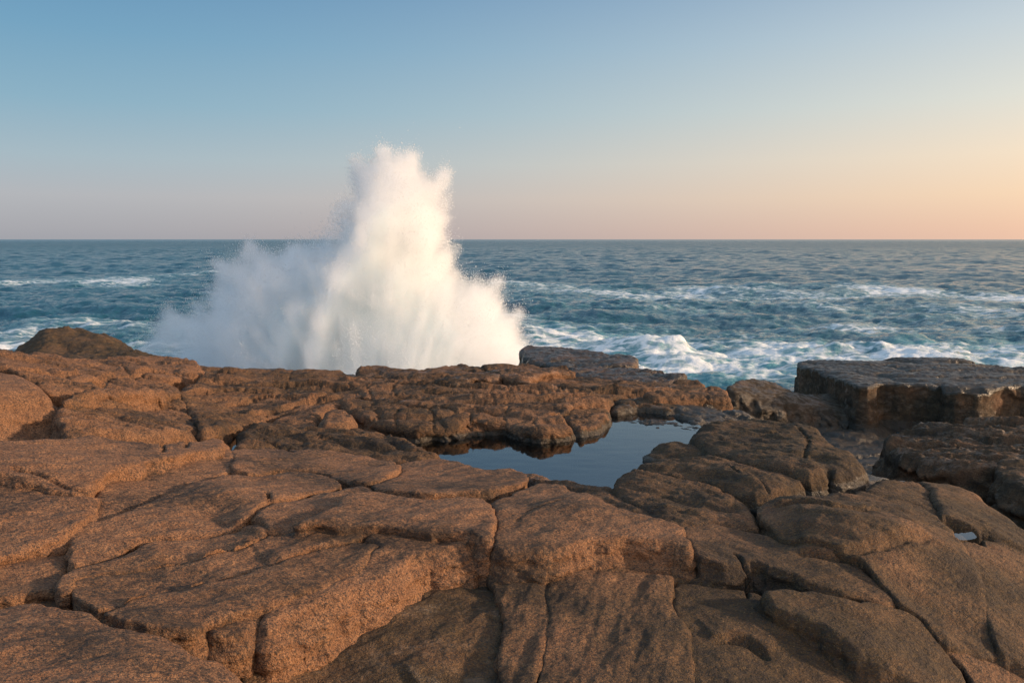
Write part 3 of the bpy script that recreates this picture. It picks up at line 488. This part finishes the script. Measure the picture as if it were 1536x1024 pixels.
slab('rock_block', 'low black wet rock awash in the channel, between the near lobes and the ribbed block', [(1190,632),(1240,628),(1300,650),(1345,655),(1400,672),(1500,712),(1580,760),(1560,800),(1450,770),(1380,740),(1300,715),(1250,680)], group=G4, flat=-2.72, **{**BR, 'drop': 1., 'out': .6, 'wet': .9, 'dark': 1.2, 'und': 1.6, 'rug': .03, 'wn': .1, 'r': .2, 'blk': (1.6, .8, .05, .1)})
def pool(name, label, outline_w, z, h=.01, grow=.12):
    P = outline_w if area(outline_w) > 0 else outline_w[::-1]
    c = P.mean(0); Q = np.roll(P, -1, 0); R = np.roll(P, 1, 0); T = Q - R; N = np.stack([T[:, 1], -T[:, 0]], 1); N /= np.linalg.norm(N, axis=1)[:, None]
    P = chaikin(P + N * grow, True, 2)
    nb = len(P); x0, y0 = P.min(0); x1, y1 = P.max(0); st = .05
    gx, gy = np.meshgrid(np.arange(x0, x1, st), np.arange(y0, y1, st)); q = np.stack([gx.ravel(), gy.ravel()], 1); q = q[inside(q, P)]; q = q[seg_dist(q, P) > .02]
    res = delaunay_2d_cdt([Vector(p) for p in np.vstack([P, q]).tolist()], [(i, (i + 1) % nb) for i in range(nb)], [list(range(nb))], 1, 1e-6)
    V = np.array([(v[0], v[1], z) for v in res[0]]); V[:, 2] += .0006 * fbm(V[:, 0] * 3, V[:, 1] * 7, 1., 3, 88)
    tri = np.array([f for f in res[2] if len(f) == 3]); o = mesh_obj(name, V, tri, MATS['pool']); o['kind'] = 'structure'; o['label'] = label
    return o
pool('tide_pool_water', 'still tide pool mirroring the sky among dark rocks', PW, WZ)
pool('puddle_water', 'narrow shadowed puddle between the dark lobes and the largest right-hand slab', PUD1, -.075, grow=.05)
pool('puddle_water', 'tiny bright puddle near the right edge of the shelf', PUD2, Z2, grow=.03)
zz = ground(*PUD3.mean(0)); pool('puddle_water', 'small dark puddle beyond the tip of the blunt finger', PUD3, float(zz) - .04, grow=.05)
# ------------------------------------------------------------------ the sea: three wave spectra summed on a polar sheet that reaches the horizon
def spectrum(L, n, wind, wdir, seed, lo, hi):
    r = np.random.default_rng(seed); k1 = np.fft.fftfreq(n, L / n) * 2 * np.pi; kx, ky = np.meshgrid(k1, k1); k = np.hypot(kx, ky); k[0, 0] = 1e-6
    Lw = wind ** 2 / 9.81; c = (kx * wdir[0] + ky * wdir[1]) / k
    P = np.exp(-1 / (k * Lw) ** 2) / k ** 4 * (.25 + c ** 2) * np.where(c < 0, .35, 1) * (k > lo) * (k < hi); P[0, 0] = 0
    H = (r.normal(size=(n, n)) + 1j * r.normal(size=(n, n))) * np.sqrt(P)
    h = np.fft.ifft2(H).real; s = h.std(); 
    return h / s, np.fft.ifft2(-1j * kx / k * H).real / s, np.fft.ifft2(-1j * ky / k * H).real / s
def tile(A, x, y, L):
    n = A.shape[0]; u = x / L * n; v = y / L * n; i, j = np.floor(u).astype(int), np.floor(v).astype(int); fu, fv = u - i, v - j
    i0, j0, i1, j1 = i % n, j % n, (i + 1) % n, (j + 1) % n
    return (A[j0, i0] * (1 - fu) + A[j0, i1] * fu) * (1 - fv) + (A[j1, i0] * (1 - fu) + A[j1, i1] * fu) * fv
SEA_FOAM = [ # polyline in the photo, half width in metres across, strength
 ([(735,422),(790,427),(850,433),(930,438),(1010,440),(1100,431)], 7, .72), ([(1120,438),(1230,440),(1330,438),(1440,444),(1540,446),(1700,450)], 9, .76), ([(-150,424),(-20,421),(60,420),(130,417),(185,426)], 7, .72), ([(150,425),(240,414),(320,408)], 5, .7),
 ([(760,428),(1000,452),(1300,462),(1700,470)], 16, .5), ([(-150,505),(20,500),(90,490),(215,488),(300,500)], 4.5, .62), ([(-150,530),(30,524),(240,522),(330,540)], 3, .7), ([(770,478),(900,486),(1010,498),(1200,486),(1540,490),(1700,492)], 5.0, .55)]
DENSE = hit_z([(770,486),(850,490),(960,500),(1080,512),(1180,505),(1320,506),(1540,500),(2000,505),(2000,572),(1536,572),(1200,588),(1090,590),(950,580),(770,580)], SEA_Z)[:, :2]
def sea():
    nr, na = 1250, 760; r = np.geomspace(8, 12000, nr); tt = np.tan(np.linspace(-1, 1, na) * math.radians(47)); tt = np.sign(tt) * np.abs(tt) ** 1.0
    A = np.arctan(tt); R_, A_ = np.meshgrid(r, A, indexing='ij'); x = (R_ * np.sin(A_)).ravel(); y = (R_ * np.cos(A_)).ravel(); R_ = R_.ravel()
    z = np.zeros(len(x)); X, Y = x.copy(), y.copy()
    wd = np.array([-.5, -.87])
    calm = ss(8, 40, R_)
    for (L, n, wind, rot, amp, ch, lo, hi, f0, f1, sdd) in ((211., 512, 11, .12, .20, .9, .0, 1.3, 900, 5000, 3), (47., 512, 6, -.35, .11, .9, .6, 6., 220, 900, 5), (13., 512, 4, .6, .034, .7, 3., 30., 60, 190, 8)):
        h, dx, dy = spectrum(L, n, wind, wd / np.linalg.norm(wd), sdd, lo, hi); c, s = math.cos(rot), math.sin(rot); u, v = x * c - y * s, x * s + y * c
        f = (1 - ss(f0, f1, R_)) * amp * (.25 + .75 * ss(19, 30, R_)); h_ = tile(h, u, v, L); z += h_ * f
        ax, ay = tile(dx, u, v, L) * f * ch, tile(dy, u, v, L) * f * ch; X += ax * c + ay * s; Y += -ax * s + ay * c
    xy = np.stack([x, y], 1); near = R_ < 400
    foam = np.zeros(len(x)); q = xy[near]; fq = np.zeros(len(q)); aer = np.zeros(len(x)); aq = np.zeros(len(q))
    for pl, w, st in SEA_FOAM:
        P = hit_z(pl, SEA_Z)[:, :2]; P = resample(P, lambda a: 2., False); d, sg, par = seg_dist(q, P, False, True)
        g = st * np.exp(-(d / w) ** 2) * (.75 + .5 * perlin(q[:, 0] / 7, q[:, 1] / 9, 2.)); fq = np.maximum(fq, g); aq = np.maximum(aq, .22 * g)
    ins = inside(q, DENSE); dd = seg_dist(q, DENSE) * np.where(ins, 1, -1); den = ss(-4, 4, dd); fq = np.maximum(fq, den * (.61 + .24 * fbm(q[:, 0] / 5, q[:, 1] / 3.5, 4., 3, 3))); aq = np.maximum(aq, den * (.55 + .9 * np.clip(perlin(q[:, 0] / 4, q[:, 1] / 3, 5.), -.4, .5)))
    # foam round the foot of the spray
    C = np.array([-5.5, 33.]); e = ((q - C) / np.array([13., 9.])) ** 2; g = np.exp(-e.sum(1) ** 1.5); fq = np.maximum(fq, g * .95); aq = np.maximum(aq, g)
    # breaking crests
    zq = np.zeros(len(q))
    for (px, py, sx, sy, hh, lean, fo) in ((1000,530,.8,.6,.5,.15,.15), (1040,545,1.4,.8,.25,.0,.05), (1300,532,3.0,1.0,.34,.0,-.05), (1440,540,3.,1.2,.15,0,.0), (1250,500,5,1.5,.2,0,.0), (900,505,4,1.3,.15,0,.0), (870,462,9,2.5,.3,0,-.05), (1150,455,12,3,.25,0,.0)):
        c = hit_z([(px, py)], SEA_Z)[0, :2]; dx, dy = q[:, 0] - c[0], q[:, 1] - c[1]; dy = dy + lean * dx; nn = 1 + .45 * fbm(q[:, 0] / 1.1, q[:, 1] / 1.1, 3., 4, 9)
        g = np.exp(-.5 * (dx / sx) ** 2 - .5 * (dy / (sy * np.where(dy < 0, .7, 1.5))) ** 2); zq += hh * g * nn; fq += fo * g
    # churned surface where the surf is white
    zq += .12 * den * fbm(q[:, 0] / 1.6, q[:, 1] / 1.0, 1., 5, 13, .6)
    z[near] += zq; foam[near] = fq; aer[near] = aq
    foam += .22 * ss(.75, 1.0, z / .8) * (R_ > 30) * (1 - ss(200, 900, R_))
    idx = np.arange(nr * na).reshape(nr, na); Fq = np.stack([idx[:-1, :-1], idx[:-1, 1:], idx[1:, 1:], idx[1:, :-1]], -1).reshape(-1, 4)
    o = mesh_obj('sea', np.column_stack([X, Y, z + SEA_Z]), Fq, MATS['sea'], {'foam': np.clip(foam, 0, 1.2), 'aer': np.clip(aer, 0, 1)}); o['kind'] = 'structure'
sea()
# ------------------------------------------------------------------ the burst of spray: a mist volume and the droplets flung out of it
SD = 33.0
def sp(px, py, dy=0.): return ((px - 768) / F * SD, SD + dy, CH - (py - 358.5) / F * SD)
BALLS = [ # photo x, y, radius in photo pixels, depth offset in metres, weight
 (596,280,37,.3,.9),(556,270,24,.2,.8),(612,262,22,.5,.8),(638,290,29,.3,.8),(598,312,51,.2,.95),(556,300,26,.2,.8),(650,330,26,.3,.7),(590,350,60,0,1),(560,385,60,0,1),(625,375,45,0,1),(664,388,17,0,.8),(648,400,24,0,.85),
 (540,430,75,0,1),(610,430,60,0,1),(560,480,85,0,1.1),(500,460,70,0,1.1),(640,470,65,0,1.1),(690,460,42,0,1),(715,445,24,.3,.9),(735,470,30,0,1),(690,500,60,0,1.1),(740,505,42,-.3,1.1),(762,530,34,-.5,1),(785,545,22,-.6,.9),(620,520,80,-.3,1.2),(540,540,80,-.4,1.2),
 (455,400,34,.2,.9),(448,385,20,.2,.7),(485,408,30,0,.8),(420,430,55,0,1),(385,420,36,.2,.95),(374,385,13,.3,.75),(376,372,8,.3,.7),(355,415,24,.3,.85),(345,400,10,.3,.6),(345,450,34,.3,1),(400,480,70,0,1.1),(350,500,50,0,1.1),(440,520,80,-.3,1.2),
 (305,500,34,.3,1),(262,496,27,.5,1),(240,490,20,.5,.9),(290,530,42,.3,1.1),(235,515,22,.6,1),(212,522,18,.7,1),(195,530,14,.8,.9),(360,545,60,0,1.2),(700,550,60,-.4,1.2),(640,570,80,-.5,1.2),(460,580,80,0,1.2),(560,590,80,0,1.2)]
STREAK = [((440,455),(376,366),7,.2),((475,440),(451,376),9,0),((596,310),(612,246),11,.2),((560,300),(540,248),9,.3),((640,320),(668,262),8,.2),((640,430),(682,374),8,0),((700,470),(744,424),8,.2),((735,510),(778,470),8,0),((300,530),(243,470),8,.5),((330,500),(330,398),8,.4),((420,460),(398,398),8,.2),((540,400),(518,334),8,.5),((500,430),(492,372),9,.3),((585,300),(580,236),8,.1),((280,520),(292,462),7,.4),
 ((525,415),(505,470),11,-2.6),((505,470),(495,515),10,-2.8),((495,515),(492,560),9,-2.8),((570,330),(540,410),17,-1.9),((470,455),(440,530),9,-2.4),((600,300),(575,350),18,-1.6)]
def spray_density(vox=.105):
    lo = np.array([-17.2, SD - 5.2, -3.3]); hi = np.array([2.4, SD + 4.4, 7.2]); n = np.ceil((hi - lo) / vox).astype(int); hi = lo + n * vox
    ax = [lo[i] + (np.arange(n[i]) + .5) * vox for i in range(3)]; X, Y, Z = np.meshgrid(*ax, indexing='ij')
    f = np.full(X.shape, -1.)
    acc = np.zeros(X.shape)
    for px, py, r, dy, w in BALLS:
        c = sp(px, py, dy); rr = r / F * SD * 1.05; ry = rr * 1.15 + .35
        d2 = ((X - c[0]) / rr) ** 2 + ((Y - c[1]) / ry) ** 2 + ((Z - c[2]) / rr) ** 2
        acc += w * np.exp(-2.1 * d2)
    for a, b, r, dy in STREAK:
        a, b = np.array(sp(*a, dy)), np.array(sp(*b, dy)); D = b - a; t = np.clip(((X - a[0]) * D[0] + (Y - a[1]) * D[1] + (Z - a[2]) * D[2]) / (D @ D), 0, 1)
        d2 = (X - a[0] - t * D[0]) ** 2 + ((Y - a[1] - t * D[1]) * .6) ** 2 + (Z - a[2] - t * D[2]) ** 2; rr = r / F * SD * 1.5
        acc += .9 * np.exp(-1.5 * d2 / rr ** 2)
    m = acc > .02; x, y, z = X[m], Y[m], Z[m]; a = acc[m]
    # noise drawn out along the fan of the jets, puffier towards the tips
    bx, bz = -5.0, -9.; th = np.arctan2(x - bx, z - bz); rad = np.hypot(x - bx, z - bz)
    st = fbm(th * 22, y * .9, rad * .42, 4, 3, .6); pf = fbm(x * .75, y * .75, z * .75, 5, 19, .62)
    hi_ = ss(-2.5, 3., z); nz = st * (.9 - .35 * hi_) + pf * (.75 + .55 * hi_)
    den = ss(.20, 1.1, a ** .8 + (.24 + .22 * hi_) * nz); den = den * np.clip(.85 + .30 * nz + .3 * a, .35, 2.)
    g = np.zeros(X.shape, np.float32); g[m] = den * ss(.02, .07, a); soft = np.zeros(X.shape, np.float32); soft[m] = (.05 + .05 * hi_) * ss(.03, .5, a); g += soft
    return lo, hi, n, g
def spray():
    lo, hi, n, g = spray_density()
    # --- droplets: thick at the torn rim of the burst, thin inside, stretched along their flight
    flat = g.transpose(2, 1, 0).ravel(); r = np.random.default_rng(3)
    gx = np.gradient(g)[0] ** 2 + np.gradient(g)[2] ** 2; rim = np.sqrt(gx); p = (np.minimum(rim, .3) * 1.2 + .06 * (g > .04)).ravel(); p[g.ravel() < .03] *= .2; p /= p.sum()
    N = 300000; c = r.choice(len(p), N, p=p); ix = np.stack(np.unravel_index(c, g.shape), 1); vx = (hi - lo) / n
    P = lo + (ix + r.uniform(0, 1, (N, 3))) * vx
    out = P - np.array([-5., SD, -7.]); out /= np.linalg.norm(out, axis=1)[:, None]
    P += out * (r.exponential(.09, N) * (1 + 1.5 * (r.random(N) < .08)))[:, None] + r.normal(0, .05, (N, 3))
    P = P[(P[:, 2] > SEA_Z)]; N = len(P); out = P - np.array([-5., SD, -7.]); out /= np.linalg.norm(out, axis=1)[:, None]
    s = np.clip(r.lognormal(math.log(.0056), .5, N), .003, .018)
    tet = np.array([[1, 0, -.5], [-.5, .87, -.5], [-.5, -.87, -.5], [0, 0, 1.2]]); V = P[:, None] + tet[None] * s[:, None, None] * 1.3 + out[:, None] * (tet[None, :, 2:3] * s[:, None, None] * .8)
    Fc = (np.array([[0, 2, 1], [0, 1, 3], [1, 2, 3], [2, 0, 3]])[None] + 4 * np.arange(N)[:, None, None]).reshape(-1, 3)
    o = mesh_obj('wave_splash', V.reshape(-1, 3), Fc, MATS['droplet'], smooth=True)
    props(o, 'towering white burst of sea spray behind the ledges, warm-lit on its right side', 'wave splash', None, 'thing')
    # --- the solid water inside, where the mist is thickest
    w = g; tau = 1.5 / vx[1]; cf = np.cumsum(w, 1); cb = np.cumsum(w[:, ::-1], 1); ok = cf[:, -1] > 4.2 * tau / 1.2
    yf = lo[1] + (np.argmax(cf > tau / 1.2, 1) + .5) * vx[1]; yb = hi[1] - (np.argmax(cb > tau / 1.2, 1) + .5) * vx[1]
    okf = ok.astype(float)
    for _ in range(3): okf = (okf + np.roll(okf, 1, 0) + np.roll(okf, -1, 0) + np.roll(okf, 1, 1) + np.roll(okf, -1, 1)) / 5
    ok = okf > .6; mid = (yf + yb) / 2; mid = np.where(ok, mid, SD)
    e = np.clip((okf - .6) / .4, 0, 1) ** .5
    for A in (yf, yb, e, mid):
        for _ in range(5): A[1:-1, 1:-1] = (A[1:-1, 1:-1] * 2 + A[2:, 1:-1] + A[:-2, 1:-1] + A[1:-1, 2:] + A[1:-1, :-2]) / 6
    yf, yb = mid + (yf - mid) * e, mid + (yb - mid) * e
    gx_, gz_ = np.meshgrid(lo[0] + (np.arange(n[0]) + .5) * vx[0], lo[2] + (np.arange(n[2]) + .5) * vx[2], indexing='ij')
    Vc = np.vstack([np.column_stack([gx_.ravel(), yf.ravel(), gz_.ravel()]), np.column_stack([gx_.ravel(), yb.ravel(), gz_.ravel()])]); nn = n[0] * n[2]
    id_ = np.arange(nn).reshape(n[0], n[2]); q = ok[:-1, :-1] & ok[1:, :-1] & ok[1:, 1:] & ok[:-1, 1:]; qa, qb, qc, qd = id_[:-1, :-1][q], id_[1:, :-1][q], id_[1:, 1:][q], id_[:-1, 1:][q]
    Fa = np.column_stack([qa, qb, qc, qd]); Fb = np.column_stack([qa, qd, qc, qb]) + nn
    ed = np.vstack([Fa[:, [0, 1]], Fa[:, [1, 2]], Fa[:, [2, 3]], Fa[:, [3, 0]]]); ky = np.sort(ed, 1); _, iv, ct = np.unique(ky, axis=0, return_index=True, return_counts=True); ed = ed[iv[ct == 1]]
    Fs_ = np.column_stack([ed[:, 1], ed[:, 0], ed[:, 0] + nn, ed[:, 1] + nn]); FF = np.vstack([Fa, Fb, Fs_]); us, inv = np.unique(FF, return_inverse=True)
    co = mesh_obj('water_column', Vc[us], inv.reshape(FF.shape), MATS['white_water']); co.parent = o
    # --- mist: density values laid out as a grid and read into a volume
    me = bpy.data.meshes.new('mist'); nv = int(np.prod(n)); me.vertices.add(nv); at = me.attributes.new('den', 'FLOAT', 'POINT'); at.data.foreach_set('value', flat)
    mo = bpy.data.objects.new('mist', me); COL.objects.link(mo); mo['kind'] = 'stuff'; mo.parent = o
    ng = bpy.data.node_groups.new('mist_grid', 'GeometryNodeTree'); ng.interface.new_socket('Geometry', in_out='INPUT', socket_type='NodeSocketGeometry'); ng.interface.new_socket('Geometry', in_out='OUTPUT', socket_type='NodeSocketGeometry')
    N_ = ng.nodes; Lk = ng.links.new; gi, go = N_.new('NodeGroupInput'), N_.new('NodeGroupOutput')
    vc = N_.new('GeometryNodeVolumeCube'); vc.inputs['Min'].default_value = lo; vc.inputs['Max'].default_value = hi
    for k, a in enumerate('XYZ'): vc.inputs['Resolution ' + a].default_value = int(n[k])
    ps = N_.new('GeometryNodeInputPosition')
    sb = N_.new('ShaderNodeVectorMath'); sb.operation = 'SUBTRACT'; Lk(ps.outputs[0], sb.inputs[0]); sb.inputs[1].default_value = lo
    dv = N_.new('ShaderNodeVectorMath'); dv.operation = 'DIVIDE'; Lk(sb.outputs[0], dv.inputs[0]); dv.inputs[1].default_value = (hi - lo) / (n - 1)
    rd = N_.new('ShaderNodeVectorMath'); rd.operation = 'ADD'; Lk(dv.outputs[0], rd.inputs[0]); rd.inputs[1].default_value = (.5,) * 3
    fl = N_.new('ShaderNodeVectorMath'); fl.operation = 'FLOOR'; Lk(rd.outputs[0], fl.inputs[0])
    dt_ = N_.new('ShaderNodeVectorMath'); dt_.operation = 'DOT_PRODUCT'; Lk(fl.outputs[0], dt_.inputs[0]); dt_.inputs[1].default_value = (1, n[0], n[0] * n[1])
    ad = N_.new('ShaderNodeMath'); ad.operation = 'ADD'; Lk(dt_.outputs['Value'], ad.inputs[0]); ad.inputs[1].default_value = .5
    na_ = N_.new('GeometryNodeInputNamedAttribute'); na_.data_type = 'FLOAT'; na_.inputs['Name'].default_value = 'den'
    si = N_.new('GeometryNodeSampleIndex'); si.data_type = 'FLOAT'; si.domain = 'POINT'; si.clamp = True
    f2 = N_.new('FunctionNodeFloatToInt'); f2.rounding_mode = 'FLOOR'; Lk(ad.outputs[0], f2.inputs[0])
    Lk(gi.outputs[0], si.inputs['Geometry']); Lk(na_.outputs[0], si.inputs['Value']); Lk(f2.outputs[0], si.inputs['Index'])
    Lk(si.outputs[0], vc.inputs['Density'])
    sm = N_.new('GeometryNodeSetMaterial'); sm.inputs['Material'].default_value = MATS['mist']; Lk(vc.outputs[0], sm.inputs['Geometry']); Lk(sm.outputs[0], go.inputs[0])
    md = mo.modifiers.new('mist', 'NODES'); md.node_group = ng; me.materials.append(MATS['mist'])
spray()
# ------------------------------------------------------------------ daylight
SUN_AZ = math.radians(94)     # clockwise from the view direction (+Y): low on the right, a little behind the camera
SUN_EL = math.radians(11)
sd = bpy.data.lights.new('sun', 'SUN'); so = bpy.data.objects.new('sun', sd); COL.objects.link(so)
sdir = Vector((math.sin(SUN_AZ) * math.cos(SUN_EL), math.cos(SUN_AZ) * math.cos(SUN_EL), math.sin(SUN_EL)))
so.rotation_euler = (-sdir).to_track_quat('-Z', 'Y').to_euler(); sd.energy = 4.8; sd.angle = math.radians(3); sd.color = (1, .70, .44)
W = bpy.data.worlds.new('World'); SC.world = W; W.use_nodes = True; wt = W.node_tree; wt.nodes.clear()
def wn(t, ins=None, **k):
    n = wt.nodes.new('ShaderNode' + t)
    for a, b in k.items(): setattr(n, a, b)
    for a, b in (ins or {}).items():
        if isinstance(b, bpy.types.NodeSocket): wt.links.new(b, n.inputs[a])
        else: n.inputs[a].default_value = b
    return n
sky = wn('TexSky', sky_type='NISHITA', sun_disc=False); sky.sun_elevation = SUN_EL; sky.sun_rotation = SUN_AZ; sky.air_density = 1.0; sky.dust_density = 1.0; sky.ozone_density = 2.0
tc = wn('TexCoord').outputs['Generated']; sx = wn('SeparateXYZ', {0: tc})
dt = wn('VectorMath', {0: tc, 1: (math.sin(math.radians(104)), math.cos(math.radians(104)), 0)}, operation='DOT_PRODUCT').outputs['Value']
az = wn('MapRange', {0: dt, 1: -.73, 2: .36, 3: 0, 4: 1}).outputs[0]
def lin(c): return tuple(((v / 255 + .055) / 1.055) ** 2.4 if v > 10 else v / 255 / 12.92 for v in c) + (1,)
def ramp(st):
    r = wn('ValToRGB', {0: sx.outputs['Z']}); e = r.color_ramp.elements
    while len(e) > 1: e.remove(e[0])
    for i, (p, c) in enumerate(st):
        k = e[0] if i == 0 else e.new(p); k.position = p; k.color = lin(c)
    return r.outputs[0]
L_ = ramp([(0, (164,165,172)), (.012, (170,170,176)), (.048, (181,183,188)), (.09, (168,187,197)), (.148, (141,178,198)), (.22, (117,164,194)), (.285, (101,149,186)), (.6, (128,163,196)), (1, (140,172,202))])  # topmost stops, above the frame, are brightened as added fill light
R_ = ramp([(0, (243,199,172)), (.012, (247,203,173)), (.048, (255,220,184)), (.09, (253,230,201)), (.148, (233,230,217)), (.22, (206,216,220)), (.285, (176,194,211)), (.6, (150,175,200)), (1, (144,175,203))])
azp = wn('Math', {0: az, 1: 1.55}, operation='POWER').outputs[0]
mx = wn('Mix', {0: azp, 6: L_, 7: R_}, data_type='RGBA').outputs[2]
glow = wn('Mix', {0: wn('MapRange', {0: dt, 1: .3, 2: 1., 3: 0, 4: .55}).outputs[0], 6: mx, 7: (1.9, 1.15, .6, 1)}, data_type='RGBA').outputs[2]
back = wn('MapRange', {0: sx.outputs['Y'], 1: .35, 2: -.8, 3: 1., 4: 1.6}, interpolation_type='SMOOTHSTEP').outputs[0]   # unseen sky behind the camera, brightened as added fill for spray and rocks
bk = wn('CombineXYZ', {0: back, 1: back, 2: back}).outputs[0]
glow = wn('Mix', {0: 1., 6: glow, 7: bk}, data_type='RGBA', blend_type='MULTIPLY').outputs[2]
nk = wn('Mix', {0: 1., 6: sky.outputs[0], 7: (.1, .1, .1, 1)}, data_type='RGBA', blend_type='MULTIPLY').outputs[2]
fin = wn('Mix', {0: .04, 6: glow, 7: nk}, data_type='RGBA').outputs[2]
SKY_K = 1 / (2 ** .3)
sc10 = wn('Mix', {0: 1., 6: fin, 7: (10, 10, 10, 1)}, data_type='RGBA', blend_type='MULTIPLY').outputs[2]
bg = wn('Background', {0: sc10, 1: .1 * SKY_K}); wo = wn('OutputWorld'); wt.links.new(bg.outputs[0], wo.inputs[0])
vs = SC.view_settings; vs.view_transform = 'Standard'; vs.look = 'None'; vs.exposure = 0.3; vs.gamma = 1
cy = SC.cycles; cy.max_bounces = 24; cy.diffuse_bounces = 3; cy.glossy_bounces = 3; cy.transmission_bounces = 4; cy.transparent_max_bounces = 16; cy.volume_bounces = 24
cy.use_denoising = True; cy.caustics_reflective = False; cy.caustics_refractive = False
print('script time', round(time.time() - T0, 1), 's')
